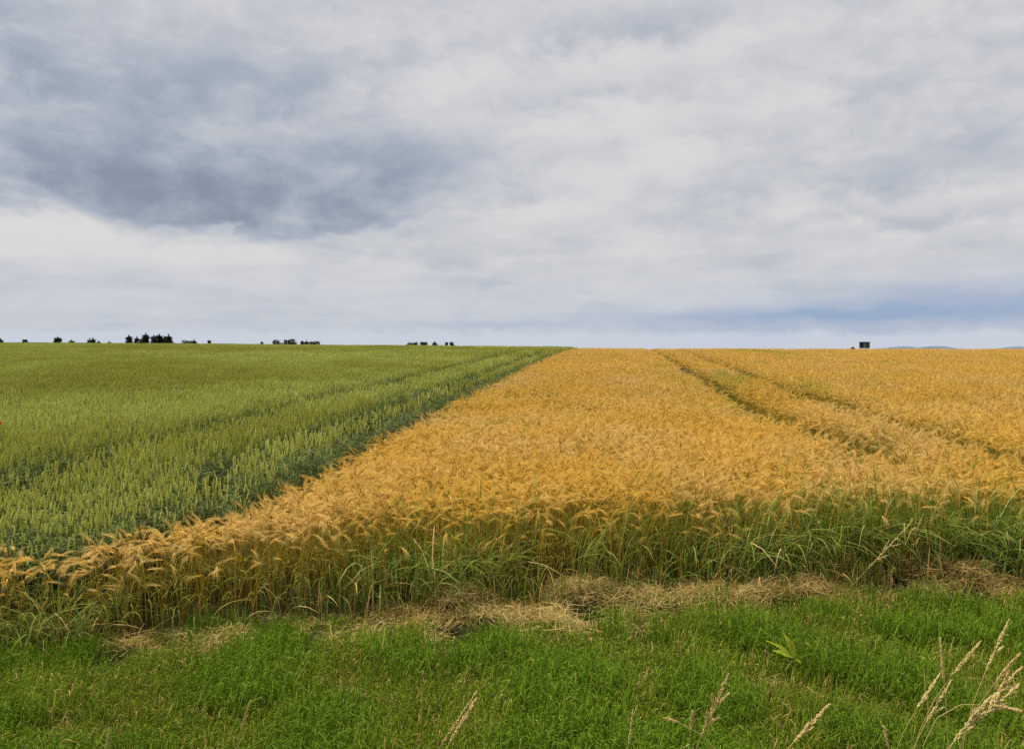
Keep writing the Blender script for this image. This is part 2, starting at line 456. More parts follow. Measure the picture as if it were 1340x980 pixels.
def scatter(name, variants, places, label=None):
    """variants: list of MB; places: list of (x, y, z, rx, ry, rz, sx, sy, sz, idx)"""
    mats = []
    for b in variants:
        for mt in b.mats:
            if mt not in mats: mats.append(mt)
    vs, fs, cs, ms, kid = [], [], [], [], []
    for k, b in enumerate(variants):
        off = len(vs); mp = [mats.index(mt) for mt in b.mats]
        vs += b.v; cs += b.c; kid += [k] * len(b.v)
        fs += [tuple(off + i for i in f) for f in b.f]; ms += [mp[i] for i in b.m]
    nl = len(vs); P = np.array(places, dtype=np.float64); n = len(P)
    me = bpy.data.meshes.new(name)
    me.from_pydata(vs + [tuple(p) for p in P[:, :3]], [], fs)
    me.polygons.foreach_set('material_index', ms)
    for mt in mats: me.materials.append(M[mt])
    a = me.color_attributes.new('c', 'FLOAT_COLOR', 'POINT')
    a.data.foreach_set('color', np.array(cs + [(0, 0, 0, 1)] * n, dtype=np.float32).ravel())
    a = me.attributes.new('is_place', 'BOOLEAN', 'POINT'); a.data.foreach_set('value', [False] * nl + [True] * n)
    a = me.attributes.new('kind_id', 'INT', 'POINT'); a.data.foreach_set('value', kid + [int(i) for i in P[:, 9]])
    a = me.attributes.new('turn', 'FLOAT_VECTOR', 'POINT'); a.data.foreach_set('vector', np.vstack([np.zeros((nl, 3)), P[:, 3:6]]).astype(np.float32).ravel())
    a = me.attributes.new('size', 'FLOAT_VECTOR', 'POINT'); a.data.foreach_set('vector', np.vstack([np.ones((nl, 3)), P[:, 6:9]]).astype(np.float32).ravel())
    o = link(name, me); tag(o, label, kind='stuff')
    md = o.modifiers.new('scatter', 'NODES'); md.node_group = TREE
    return o

# ------------------------------------------------------------------ ground
def build_ground():
    def axis(lo, hi, near_lo, near_hi, step, grow=1.25):
        a = list(np.arange(near_lo, near_hi + 1e-6, step))
        s = step
        while a[-1] < hi: s *= grow; a.append(min(a[-1] + s, hi))
        s = step
        while a[0] > lo: s *= grow; a.insert(0, max(a[0] - s, lo))
        return a
    ys = axis(-5000, 6000, 3.2, 8.4, .036, 1.12)
    xs = axis(-6000, 6000, -4.6, 5.2, .045, 1.15)
    vs = [(x, y, gz(x, y) if (2 < y < 12 and abs(x) < 11) else float(tz(x, y))) for y in ys for x in xs]
    nx = len(xs)
    fs = [(j * nx + i, j * nx + i + 1, (j + 1) * nx + i + 1, (j + 1) * nx + i) for j in range(len(ys) - 1) for i in range(nx - 1)]
    me = bpy.data.meshes.new('ground'); me.from_pydata(vs, [], fs); me.materials.append(M['ground'])
    me.polygons.foreach_set('use_smooth', [True] * len(fs)); me.update()
    tag(link('ground', me), 'gently rising farmland with dark soil and green sward under the verge', kind='structure')
build_ground()

def build_hills():
    # three low wooded rises far off on the right
    for i, (x0, x1, top, Y) in enumerate([(1150, 1198, 452.0, 3800), (1205, 1242, 450.9, 3600), (1290, 1420, 451.6, 4000), (1100, 1260, 454.4, 4400)]):
        n = 60; rows = 14
        vs, fs = [], []
        for j in range(rows):
            v = j / (rows - 1)
            for k in range(n):
                u = k / (n - 1)
                px = x0 + (x1 - x0) * u
                yy = Y + (v - .5) * 500
                prof = (math.sin(math.pi * u) ** .7) * (.72 + .34 * noise.noise(Vector((u * 5, i * 7.1, 0))) + .2 * noise.noise(Vector((u * 17, i * 3.1, 2))))
                hh = (458 - top + (px - 670) * ROLL) * Y / F * prof * math.sin(math.pi * v) + .8 * noise.noise(Vector((u * 60, v * 20, i)))
                vs.append(((px - 670) / F * Y, yy, -4 + max(hh + 5, 0) * (1 if 0 < v < 1 else 0)))
        for j in range(rows - 1):
            for k in range(n - 1):
                a = j * n + k; fs.append((a, a + 1, a + n + 1, a + n))
        me = bpy.data.meshes.new('hill'); me.from_pydata(vs, [], fs); me.materials.append(M['hill'])
        me.polygons.foreach_set('use_smooth', [True] * len(fs))
        tag(link('hill', me), 'low haze-blue wooded hill far beyond the ripe barley', kind='structure')
build_hills()

# ------------------------------------------------------------------ plants
def rv(a=1.0): return Vector((random.uniform(-a, a), random.uniform(-a, a), random.uniform(-a, a)))
def unit(phi, el=0.0): return Vector((math.cos(phi) * math.cos(el), math.sin(phi) * math.cos(el), math.sin(el)))

def barley(mb, base, hgt, phi, lod=0, green=0.0, parts=None):
    """one barley stalk; PHI is the way the ear nods. parts: dict of MBs for stem/leaf/ear when they are separate"""
    rnd = random.random()
    P = parts or {'stem': mb, 'ear': mb, 'leaf': [mb] * 4}
    for b in [P['stem'], P['ear']] + P['leaf']: b.col = (rnd, 1.0, green)
    lean = Vector((random.gauss(0, .05), random.gauss(0, .05), 0)) + unit(phi) * random.uniform(0, .08)
    nod = random.uniform(.2, 1.1)               # how far the neck bends over
    top = base + Vector((lean.x, lean.y, hgt * .84))
    mid_ = base + Vector((lean.x * .3, lean.y * .3, hgt * .45))
    t0 = (top - mid_).normalized(); dv = unit(phi)
    neck = top + (t0 * .6 + dv * .6 * nod).normalized() * hgt * .09
    eard = (t0 * (1.05 - nod) + dv * nod + Vector((0, 0, -.25 * nod))).normalized()
    r = (.0026 if parts else .0017) if lod == 0 else (.0022 if lod == 1 else .003)
    if lod == 0:
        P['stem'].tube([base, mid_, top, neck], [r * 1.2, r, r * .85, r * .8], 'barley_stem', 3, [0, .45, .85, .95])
    elif lod == 1:
        P['stem'].tube([base + (mid_ - base) * .6, top, neck], [r, r, r], 'barley_stem', 3, [.3, .85, .95])
    else:
        P['stem'].blade(neck, base + (mid_ - base) * .9, .006, 'barley_stem', (.95, .4))
    L = random.uniform(.065, .085) * (1.0 if lod < 2 else 1.25); er = .0052 if lod < 2 else .009
    sidev = eard.cross(Vector((0, 0, 1)))
    sidev = sidev.normalized() if sidev.length > .01 else Vector((1, 0, 0))
    upv = sidev.cross(eard)
    droop = Vector((0, 0, -.02 * nod))
    def ep(t): return neck + eard * L * t + droop * t * t
    if lod == 0:
        ts = [0, .12, .26, .4, .54, .68, .82, 1]
        rr = [.35, .95, .8, 1.0, .78, .9, .6, .2]
        P['ear'].tube([ep(t) for t in ts], [er * q for q in rr], 'barley_ear', 4)
    else:
        P['ear'].tube([ep(0), ep(.45), ep(1)], [er * .5, er * 1.1, er * .25], 'barley_ear', 3)
    na = (22, 12, 7)[lod]; aw = (.0013, .0026, .0070)[lod]; AL = random.uniform(.09, .14)
    for i in range(na):
        t = (i + .5) / na; sgn = 1 if i % 2 else -1
        st = ep(t * .95)
        dd = (eard + sidev * sgn * random.uniform(.04, .26) + upv * random.uniform(-.1, .2)).normalized()
        en = st + dd * AL * random.uniform(.75, 1.1) + Vector((0, 0, -.012 * nod))
        if lod == 0:
            md_ = st.lerp(en, .5) + upv * random.uniform(.004, .014); q_ = dd.cross(rv(1)).normalized()
            P['ear'].ribbon([st, md_, en + Vector((0, 0, -.03 * nod))], [aw, aw, aw * .2], q_, 'barley_awn', [.3, .7, 1])
        else: P['ear'].blade(st, en, aw, 'barley_awn', (.3, 1))
    nl = (2, 1, 0)[lod]
    for i in range(nl):
        z = random.uniform(.3, .72); a = random.uniform(0, 6.28); st = base + (top - base) * z
        o = unit(a); ln = random.uniform(.10, .2); sd_ = Vector((-o.y, o.x, random.uniform(-.4, .4))).normalized()
        up = random.uniform(.2, .9)
        pts = [st, st + o * ln * .35 + Vector((0, 0, ln * .3 * up)), st + o * ln * .7 + Vector((0, 0, ln * .15 * up)), st + o * ln + Vector((0, 0, -ln * .35))]
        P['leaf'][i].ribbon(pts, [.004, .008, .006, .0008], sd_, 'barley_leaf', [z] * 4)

def wheat(mb, base, hgt, lod=0, parts=None):
    rnd = random.random()
    P = parts or {'stem': mb, 'ear': mb, 'leaf': [mb] * 4}
    for b in [P['stem'], P['ear']] + P['leaf']: b.col = (rnd, 1.0, 0)
    lean = Vector((random.gauss(0, .035), random.gauss(0, .035), 0))
    L = random.uniform(.072, .092); top = base + lean + Vector((0, 0, hgt - L))
    mid_ = base + lean * .35 + Vector((0, 0, hgt * .5))
    d_ = ((top - mid_).normalized() + Vector((random.gauss(0, .12), random.gauss(0, .12), 0))).normalized()
    if lod == 0:
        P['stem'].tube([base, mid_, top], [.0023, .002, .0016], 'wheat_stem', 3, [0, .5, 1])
    elif lod == 1:
        P['stem'].tube([base + (mid_ - base) * .8, top], [.003, .0022], 'wheat_stem', 3, [.35, 1])
    else:
        P['stem'].blade(top, mid_, .007, 'wheat_stem', (.95, .4))
    er = (.0066, .0080, .0118)[lod]
    if lod == 0:
        ts = [0, .1, .22, .34, .46, .58, .7, .82, .93, 1]
        rr = [.4, 1.05, .78, 1.1, .8, 1.08, .78, .95, .6, .25]
        P['ear'].tube([top + d_ * L * t for t in ts], [er * q for q in rr], 'wheat_ear', 5)
    else:
        P['ear'].tube([top, top + d_ * L * .4, top + d_ * L * (1.0 if lod == 1 else 1.1)], [er * .6, er, er * .35], 'wheat_ear', 4 if lod == 1 else 3)
    for i in range((4, 2, 1)[lod]):
        z = (random.uniform(.7, .84), random.uniform(.55, .75), random.uniform(.35, .55), random.uniform(.15, .4))[i]
        if lod == 2: z = random.uniform(.6, .9)
        a = random.uniform(0, 6.28); st = mid_ + (top - mid_) * ((z - .5) * 2) if z > .5 else base + (mid_ - base) * z * 2
        o = unit(a); ln = random.uniform(.14, .24); sd_ = Vector((-o.y, o.x, random.uniform(-.5, .5))).normalized()
        up = random.uniform(.35, 1.05); w = (1, 1.3, 1.8)[lod]
        pts = [st, st + o * ln * .25 + Vector((0, 0, ln * .42 * up)), st + o * ln * .6 + Vector((0, 0, ln * .5 * up)), st + o * ln + Vector((0, 0, ln * random.uniform(-.2, .4)))]
        if lod: pts = [pts[0], pts[1], pts[3]]
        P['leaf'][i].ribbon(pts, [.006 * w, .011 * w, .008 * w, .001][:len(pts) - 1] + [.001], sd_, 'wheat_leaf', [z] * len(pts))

def clump(fn, n, half, seed, **kw):
    random.seed(seed); b = MB()
    for i in range(n):
        fn(b, Vector((random.uniform(-half, half), random.uniform(-half, half), 0)), **{k: (v() if callable(v) else v) for k, v in kw.items()})
    return b

def grid_places(cell, y0, y1, keep, seed, jit=.5, xm=62):
    """jittered grid over the stretch y0..y1, filtered by keep(X, Y)"""
    rng = np.random.RandomState(seed)
    ys = np.arange(y0, y1, cell)
    out = []
    for y in ys:
        w = min(y * .72 + 1.6, xm)
        xs = np.arange(-w, w, cell)
        X = xs + rng.uniform(-jit, jit, len(xs)) * cell; Y = y + rng.uniform(-jit, jit, len(xs)) * cell
        k = keep(X, Y)
        out.append(np.stack([X[k], Y[k]], 1))
    return np.concatenate(out)

TRAM_B = [2.72, 4.50]                 # wheel tracks through the barley, metres right of the row through the camera
TRAM_W = [-4.05, -5.65, -20.4, -22.0]
def bend(i, Y):                       # the right-hand pair swings outwards near the headland
    return (.088 if i == 0 else .03) * np.maximum(0, 15.5 - Y)
def lateral(X, Y): return X - Y * CROP_YAW
def keep_barley(edge):
    def k(X, Y):
        lat = lateral(X, Y)
        ok = (Y > front_y(X) + edge + .19) & (X > seam_x(Y) + edge * .6 + .04)
        for i, t in enumerate(TRAM_B):
            wob = .02 * np.sin(Y * .9 + i)
            ok &= ~((np.abs(lat - t - bend(i, Y) + wob) < .29 + .06 * (Y < 16) + edge) & (Y > 9.5 - i * .5))
        return ok
    return k
def keep_wheat(edge):
    def k(X, Y):
        lat = lateral(X, Y)
        ok = (X < seam_x(Y) - edge * .8 - .09 * (Y > 7.2) - .04) & (Y > front_y(X) + .22)
        for i, t in enumerate(TRAM_W):
            wob = .04 * np.sin(Y * .8 + i)
            ok &= ~((np.abs(lat - t + wob) < (.26 if i % 2 else .23) + edge) & (Y > 8.0))
        return ok
    return k

def blend(keep, a0, a1, far, seed):
    """hands one stretch over to the next gradually between distances a0 and a1"""
    rng = np.random.RandomState(seed)
    def k(X, Y):
        p = np.clip((Y - a0) / (a1 - a0), 0, 1); q = rng.uniform(0, 1, len(Y))
        return keep(X, Y) & ((q < p) if far else (q >= p))
    return k
def place_rows(XY, nvar, seed, hfun, rot=3.14159, zsink=0.0, s=(.95, 1.08), pick=None):
    random.seed(seed); out = []
    Z = tz(XY[:, 0], XY[:, 1])
    for (x, y), z in zip(XY, Z):
        if y < 11 and abs(x) < 11: z = gz(x, y)
        q = random.uniform(*s); idx = random.randrange(nvar) if pick is None else pick(x, y)
        out.append((x, y, z - zsink, random.gauss(0, .03), random.gauss(0, .03), random.uniform(-rot, rot), q, q, q * hfun(x, y), idx))
    return out

def hb(x, y):
    """barley stand height factor: lower and lodged near the left end of the verge"""
    base = np.interp(x, [-6, -3.6, -2.6, -1.2, 0, 2, 5], [.70, .78, .87, .96, 1.03, 1.09, 1.14])
    base = base + (1 - base) * min(max((y - 9) / 8, 0), 1)
    if y > 7.0: base *= float(np.interp(x - float(seam_x(y)), [0, .7], [.87, 1.0]))
    near = .10 if y < 20 else .05
    return float(base) * (1 + near * noise.noise(Vector((x * .55, y * .55, 2.2))) + .04 * noise.noise(Vector((x * .12, y * .12, 7))))
def hw(x, y): return float(np.interp(y + .25 * min(x + 2.6, 0), [5.6, 8.2], [.72, 1.0])) + .03 * noise.noise(Vector((x * .5, y * .5, 4.2))) + .04 * noise.noise(Vector((x * .1, y * .1, 9)))

BH, WH = .80, .97
def phi_b(): return random.choice((0.1, 0.1, math.pi, -1.2, 1.6)) + random.gauss(0, .75)
def green_zone(x, y):
    v = noise.noise(Vector((x * .22, y * .10, 11.0))) + .55 * math.exp(-((x - 3.4) / 3.0) ** 2 - ((y - 38) / 7.0) ** 2) - .30
    v += .35 * math.exp(-((x + .6) / 1.6) ** 2 - ((y - 9.5) / 1.5) ** 2) * .4
    return v
def pick_b(ng, ngr):
    def p(x, y):
        return ng + random.randrange(ngr) if random.random() < max(0.03, min(.75, green_zone(x, y) * 2.2)) else random.randrange(ng)
    return p

# barley: three stretches with fewer details the farther they lie, gold clumps first and unripe clumps after
def gr(): return random.uniform(.45, .95)
def gs(): return random.uniform(0, .18) ** 1.3
vA = [clump(barley, 12, .13, 100 + i, hgt=lambda: BH * random.uniform(.84, 1.08), phi=phi_b, lod=0, green=gs) for i in range(9)] + \
     [clump(barley, 12, .13, 120 + i, hgt=lambda: BH * random.uniform(.84, 1.06), phi=phi_b, lod=0, green=gr) for i in range(3)]
vB = [clump(barley, 36, .27, 200 + i, hgt=lambda: BH * random.uniform(.86, 1.07), phi=phi_b, lod=1, green=gs) for i in range(8)] + \
     [clump(barley, 36, .27, 220 + i, hgt=lambda: BH * random.uniform(.86, 1.05), phi=phi_b, lod=1, green=gr) for i in range(3)]
vC = [clump(barley, 70, .52, 300 + i, hgt=lambda: BH * random.uniform(.88, 1.06), phi=phi_b, lod=2, green=gs) for i in range(7)] + \
     [clump(barley, 70, .52, 320 + i, hgt=lambda: BH * random.uniform(.88, 1.05), phi=phi_b, lod=2, green=gr) for i in range(3)]
vD = [clump(barley, 8, .085, 340 + i, hgt=lambda: BH * random.uniform(.86, 1.07), phi=phi_b, lod=1, green=gs) for i in range(6)] + \
     [clump(barley, 8, .09, 360 + i, hgt=lambda: BH * random.uniform(.88, 1.06), phi=phi_b, lod=2, green=gs) for i in range(6)]
vs = vA + vB + vC + vD
pl = place_rows(grid_places(.17, 5.0, 17.5, blend(keep_barley(.09), 12, 17.5, False, 91), 1), 9, 2, hb, pick=pick_b(9, 3))
pB = place_rows(grid_places(.36, 12.0, 34, blend(keep_barley(.27), 12, 17, True, 92), 3), 8, 4, hb, pick=pick_b(8, 3))
pC = place_rows(grid_places(.60, 28, 98, blend(keep_barley(.5), 28, 35, True, 93), 5), 7, 6, hb, pick=pick_b(7, 3))
pl += [p[:9] + (p[9] + 12,) for p in pB] + [p[:9] + (p[9] + 23,) for p in pC]
def margin(kbig, ksmall):
    return lambda X, Y: ksmall(X, Y) & ~kbig(X, Y)
pD = place_rows(grid_places(.17, 13.2, 30, margin(keep_barley(.27), keep_barley(.10)), 33), 6, 34, hb)
pE = place_rows(grid_places(.20, 30, 85, margin(keep_barley(.5), keep_barley(.10)), 35), 6, 36, hb)
pl += [p[:9] + (p[9] + 33,) for p in pD] + [p[:9] + (p[9] + 39,) for p in pE]
print('barley clumps', len(pl), len(pD), len(pE))
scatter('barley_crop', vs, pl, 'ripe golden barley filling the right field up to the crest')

# wheat
wA = [clump(wheat, 19, .13, 400 + i, hgt=lambda: WH * random.uniform(.86, 1.06), lod=0) for i in range(8)]
wB = [clump(wheat, 54, .30, 420 + i, hgt=lambda: WH * random.uniform(.88, 1.05), lod=1) for i in range(8)]
wC = [clump(wheat, 90, .52, 440 + i, hgt=lambda: WH * random.uniform(.90, 1.05), lod=2) for i in range(8)]
wD = [clump(wheat, 9, .085, 460 + i, hgt=lambda: WH * random.uniform(.9, 1.05), lod=1) for i in range(5)] + \
     [clump(wheat, 7, .09, 480 + i, hgt=lambda: WH * random.uniform(.9, 1.05), lod=2) for i in range(5)]
pl = place_rows(grid_places(.19, 6.0, 17.5, blend(keep_wheat(.10), 12, 17.5, False, 94), 11), 8, 12, hw)
pB = place_rows(grid_places(.40, 12.0, 36, blend(keep_wheat(.30), 12, 17, True, 95), 13), 8, 14, hw)
pC = place_rows(grid_places(.62, 30, 112, blend(keep_wheat(.5), 30, 37, True, 96), 15, xm=80), 8, 16, hw)
pl += [p[:9] + (p[9] + 8,) for p in pB] + [p[:9] + (p[9] + 16,) for p in pC]
pD = place_rows(grid_places(.17, 13.2, 32, margin(keep_wheat(.30), keep_wheat(.10)), 43), 5, 44, hw)
pE = place_rows(grid_places(.19, 32, 95, margin(keep_wheat(.5), keep_wheat(.10)), 45), 5, 46, hw)
pl += [p[:9] + (p[9] + 24,) for p in pD] + [p[:9] + (p[9] + 29,) for p in pE]
print('wheat clumps', len(pl), len(pD), len(pE))
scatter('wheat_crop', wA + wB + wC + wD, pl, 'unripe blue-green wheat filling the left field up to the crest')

# ---- single stalks: the first row of the barley and the nearest wheat
def copies(kinds, spots, name, label, cat, group, seed):
    """kinds: list of dict(part name -> mesh); spots: (x, y, z, rotz, scale, height scale)"""
    random.seed(seed)
    protos = {}
    for i, (x, y, z, rz, s, hs) in enumerate(spots):
        k = i % len(kinds)
        if k not in protos:
            root = link(name, None); kids = [link(pn, me, root) for pn, me in kinds[k]]
            tag(root, label, cat, group); protos[k] = (root, kids)
        else:
            pr, pk = protos[k]
            root = pr.copy(); COL.objects.link(root)
            for ch in pk:
                c = ch.copy(); COL.objects.link(c); c.parent = root
        root.location = (x, y, z); root.rotation_euler = (random.gauss(0, .03), random.gauss(0, .03), rz); root.scale = (s, s, s * hs)

def stalk_kinds(fn, n, seed, **kw):
    out = []
    for i in range(n):
        random.seed(seed + i)
        P = {'stem': MB(), 'ear': MB(), 'leaf': [MB() for _ in range(4)]}
        fn(None, Vector((0, 0, 0)), parts=P, lod=0, **{k: (v() if callable(v) else v) for k, v in kw.items()})
        out.append([(pn, P[pn].mesh(fn.__name__ + '_' + pn)) for pn in ('stem', 'ear')] + [('leaf', b.mesh(fn.__name__ + '_leaf')) for b in P['leaf'] if b.v])
    return out
random.seed(5)
sp = []
for i in range(298):
    X = -4.25 + 9.4 * ((i // 5) + .5) / 60 + random.gauss(0, .035)
    Y = float(front_y(X)) + random.uniform(-.03, .14) + .05 * math.sin(X * 3)
    sp.append((X, Y, gz(X, Y), random.uniform(-3.1, 3.1), random.uniform(.92, 1.06), hb(X, Y)))
copies(stalk_kinds(barley, 12, 700, hgt=lambda: BH * random.uniform(.68, 1.06), phi=phi_b, green=lambda: random.choice((0, 0, .1, .4))), sp, 'barley_plant',
       'single barley stalk with long-awned ear in the foremost row facing the grass verge', 'barley plant', 'barley stalks in the foremost row at the verge', 6)
sp = []
random.seed(8)
while len(sp) < 290:
    X = random.uniform(-4.6, -2.2); Y = random.uniform(6.1, 9.0)
    sx = float(seam_x(Y))
    if X < sx - .10 and X > sx - .30 and X > -Y * .66:
        sp.append((X, Y, gz(X, Y), random.uniform(-3.1, 3.1), random.uniform(.94, 1.05), hw(X, Y) * random.uniform(.72, 1.0)))
copies(stalk_kinds(wheat, 8, 760, hgt=lambda: WH * random.uniform(.9, 1.05)), sp, 'wheat_plant',
       'green wheat stalk with upright ear on the near rim of the field by the barley', 'wheat plant', 'wheat stalks on the near rim of the green field', 9)

# ------------------------------------------------------------------ verge grass
def grass_clump(seed, n, half, hmin, hmax, w, green=0.0, mat='grass', curl=.5, dry=.08):
    random.seed(seed); b = MB()
    for i in range(n):
        base = Vector((random.gauss(0, half), random.gauss(0, half), -.005)); h = random.uniform(hmin, hmax)
        a = random.uniform(0, 6.28); o = unit(a); c = random.uniform(.1, curl)
        sd_ = Vector((-o.y, o.x, 0)); sd_ = (sd_ + rv(.5)).normalized()
        b.col = (random.random(), 0, green * random.uniform(.3, 1))
        pts = [base, base + o * h * c * .25 + Vector((0, 0, h * .5)), base + o * h * c * .7 + Vector((0, 0, h * (.92 - c * .25))), base + o * h * c * 1.35 + Vector((0, 0, h * (1.0 - c * .75)))]
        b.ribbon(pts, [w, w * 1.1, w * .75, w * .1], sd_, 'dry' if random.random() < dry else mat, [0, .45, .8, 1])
    return b
gL = [grass_clump(860 + i, 9, .05, .22, .38, .0048, .2, curl=.5, dry=.10) for i in range(4)]
gV = [grass_clump(800 + i, 34, .085, .07, .17, .0044, 0, curl=.42, dry=.06) for i in range(6)] + \
     [grass_clump(820 + i, 38, .07, .12, .25, .0050, .6, curl=.42, dry=.02) for i in range(4)] + \
     [grass_clump(840 + i, 30, .09, .04, .12, .0036, 0, curl=.9, dry=.35) for i in range(4)]
random.seed(21); pl = []
thatch_amt = lambda x, y: max([0] + [math.exp(-((x - mx) ** 2 + ((y - my) * 1.3) ** 2) / (r * r) * 1.1) * min(1, h / .08) for mx, my, r, h in MOUNDS])
n_try = 0
while len(pl) < 9500 and n_try < 60000:
    n_try += 1
    Y = random.uniform(2.6, 8.2); X = random.uniform(-1, 1) * (Y * .70 + .8)
    fy = float(front_y(X))
    if Y > fy + .06: continue
    th = thatch_amt(X, Y)
    if random.random() < th * 1.15: continue
    bx = 670 + X / Y * F; wband = float(np.interp(bx, [380, 520, 580, 850, 1000, 1290, 1340], [0, .35, .75, .65, .62, .70, .3])) + .42 * noise.noise(Vector((X * 2.6, Y * 2.6, 8)))
    if fy - Y < wband and random.random() < .86: continue
    if any((X - hx) ** 2 + ((Y - hy) * (.55 if Y < hy else 1)) ** 2 < (r + .10) ** 2 for hx, hy, r, _ in HOLES): continue
    if noise.noise(Vector((X * 3.1, Y * 3.1, 17))) > .34 and random.random() < .8: continue
    lush = noise.noise(Vector((X * 1.5, Y * 1.5, 3))) + .25 * noise.noise(Vector((X * 5, Y * 5, 3)))
    bare = (Y - fy + .9) * .5
    if bare > 0 and random.random() < bare * 1.1: continue
    if lush > .12: idx = 6 + random.randrange(4)
    elif lush < -.40 or random.random() < .08 + max(0, bare): idx = 10 + random.randrange(4)
    else: idx = random.randrange(6)
    s = random.uniform(.75, 1.2) * (1 + .35 * max(-.6, min(.6, lush))) * (1 if fy - Y > .7 else .72)
    if random.random() < .035: idx = 14 + random.randrange(4)
    pl.append((X, Y, gz(X, Y), 0, 0, random.uniform(0, 6.28), s, s, s * random.uniform(.8, 1.15), idx))
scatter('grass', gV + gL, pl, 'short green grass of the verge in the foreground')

# tall wild grass that grows through the front of the barley
def tall_clump(seed, n, hmax, half=.10, dry=.12):
    random.seed(seed); b = MB()
    for i in range(n):
        base = Vector((random.gauss(0, half), random.gauss(0, half), 0)); h = random.uniform(.45, 1) * hmax
        a = random.uniform(0, 6.28); o = unit(a); c = random.uniform(.1, 1.0)
        b.col = (random.random() ** 3.5, 0, 0); sd_ = (Vector((-o.y, o.x, 0)) + rv(.5)).normalized()
        pts = []
        for k in range(7):
            t = k / 6; pts.append(base + o * h * c * t ** 2.0 * .9 + Vector((0, 0, h * (t - c * .62 * t ** 3.0))))
        w = random.uniform(.006, .014)
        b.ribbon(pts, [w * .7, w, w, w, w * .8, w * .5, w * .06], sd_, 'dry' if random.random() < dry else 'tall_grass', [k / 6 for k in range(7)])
    return b
tV = [tall_clump(900 + i, 14, .98) for i in range(5)] + [tall_clump(920 + i, 12, .46, .10) for i in range(4)] + [tall_clump(940 + i, 7, 1.22, .06, .04) for i in range(4)]
random.seed(31); pl = []
for k in range(4200):
    X = random.uniform(-6.2, 6.6); fy = float(front_y(X)); px = 670 + X / (fy + .2) * F
    wt_ = np.interp(px, [-50, 60, 140, 200, 420, 500, 560, 640, 700, 760, 850, 960, 1060, 1150, 1250, 1340], [1.3, 1.1, .5, .12, .12, .5, .8, .5, .2, .12, .25, .5, .75, .6, 1.2, 1.0])
    wt_ *= .35 + 1.5 * max(0, noise.noise(Vector((X * 2.6, 4, 0))) + .28)
    if random.random() > wt_ * (.36 if px < 980 else .75): continue
    q = random.random() if px < 820 else random.random() ** .6
    if q < .38: Y = fy + random.uniform(-.05, .35); idx = random.randrange(5)
    elif q < .58: Y = fy + random.uniform(-.20, .12); idx = 5 + random.randrange(4)
    else: Y = fy + abs(random.gauss(0, .9)); idx = 9 + random.randrange(4)
    if idx < 5 and px < 480 and random.random() < .5: idx = 5 + idx % 4
    if idx >= 9 and (px < 600 or X < float(seam_x(Y)) + .2): continue
    s = random.uniform(.75, 1.12)
    pl.append((X, Y, gz(X, Y), 0, 0, random.uniform(0, 6.28), s, s, s * (.8 if px < 300 else 1), idx))
# green growth standing in the wheel tracks and a few wild tufts inside the barley
for ti, (t, y_end) in enumerate(((TRAM_B[0], 75), (TRAM_B[1], 70))):
    Y = 8.9
    while Y < y_end:
        X = t + float(bend(ti, Y)) + Y * CROP_YAW + random.gauss(0, .08)
        pat = noise.noise(Vector((Y * .45, t, 0))) * 1.1 + (.8 if Y < 24 else .2)
        if random.random() < .6 + pat:
            s = random.uniform(.8, 1.3) * (1 if Y < 20 else 1.1)
            pl.append((X, Y, float(tz(X, Y)), 0, 0, random.uniform(0, 6.28), s, s, s * random.uniform(.45, .95), 5 + random.randrange(4)))
        if Y < 24 and random.random() < .55 + pat: pl.append((X, Y, float(tz(X, Y)), 0, 0, random.uniform(0, 6.28), .8, .8, random.uniform(.85, 1.0) if Y < 19 else .78, random.randrange(5)))
        Y += .12 + Y * .004
for k in range(230):
    Y = random.uniform(7.8, 22) if k < 80 else random.uniform(7.6, 9.6); X = random.uniform(-.1, .62) * Y if k < 80 else random.uniform(.12, .62) * Y
    if X < float(seam_x(Y)) + .3: continue
    pl.append((X, Y, float(tz(X, Y)), 0, 0, random.uniform(0, 6.28), .9, .9, random.uniform(.8, 1.0), 9 + random.randrange(4)))
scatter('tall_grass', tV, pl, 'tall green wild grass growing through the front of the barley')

# ------------------------------------------------------------------ matted dry hay along the crop edge
def hay_clump(seed, n, half, lift):
    random.seed(seed); b = MB()
    for i in range(n):
        c = Vector((random.gauss(0, half), random.gauss(0, half * .7), random.uniform(.0, lift)))
        a = random.gauss(0, .9); ln = random.uniform(.05, .24); o = unit(a, random.gauss(0, .4)); bend = rv(.55)
        b.col = (random.random(), random.random(), random.choice((0, 0, 0, .2, .5, .9)))
        w = random.uniform(.0022, .0048)
        pts = [c + o * ln * (t - .5) + bend * ln * (.25 - (t - .5) ** 2) for t in (0, .33, .66, 1)]
        b.ribbon(pts, [w, w, w, w * .4], (o.cross(Vector((0, 0, 1))) + rv(.6)).normalized(), 'dry')
    return b
hV = [hay_clump(1000 + i, 46, .11, .07) for i in range(5)] + [hay_clump(1020 + i, 20, .10, .04) for i in range(3)]
random.seed(41); pl = []
for mx, my, r, h in MOUNDS:
    for k in range(int(110 * r * r / .09 * min(1.3, max(.6, h / .08)))):
        q = random.gauss(0, r * .75); p = random.gauss(0, r * .55); X, Y = mx + q, my + p
        if any((X - hx) ** 2 + (Y - hy) ** 2 < (rr + .07) ** 2 for hx, hy, rr, _ in HOLES): continue
        s = random.uniform(.6, 1.0)
        pl.append((X, Y, gz(X, Y) + random.uniform(0, .03), random.gauss(0, .15), random.gauss(0, .15), random.uniform(0, 6.28), s, s, s, random.choice((0, 1, 2, 3, 4, 5, 6, 7))))
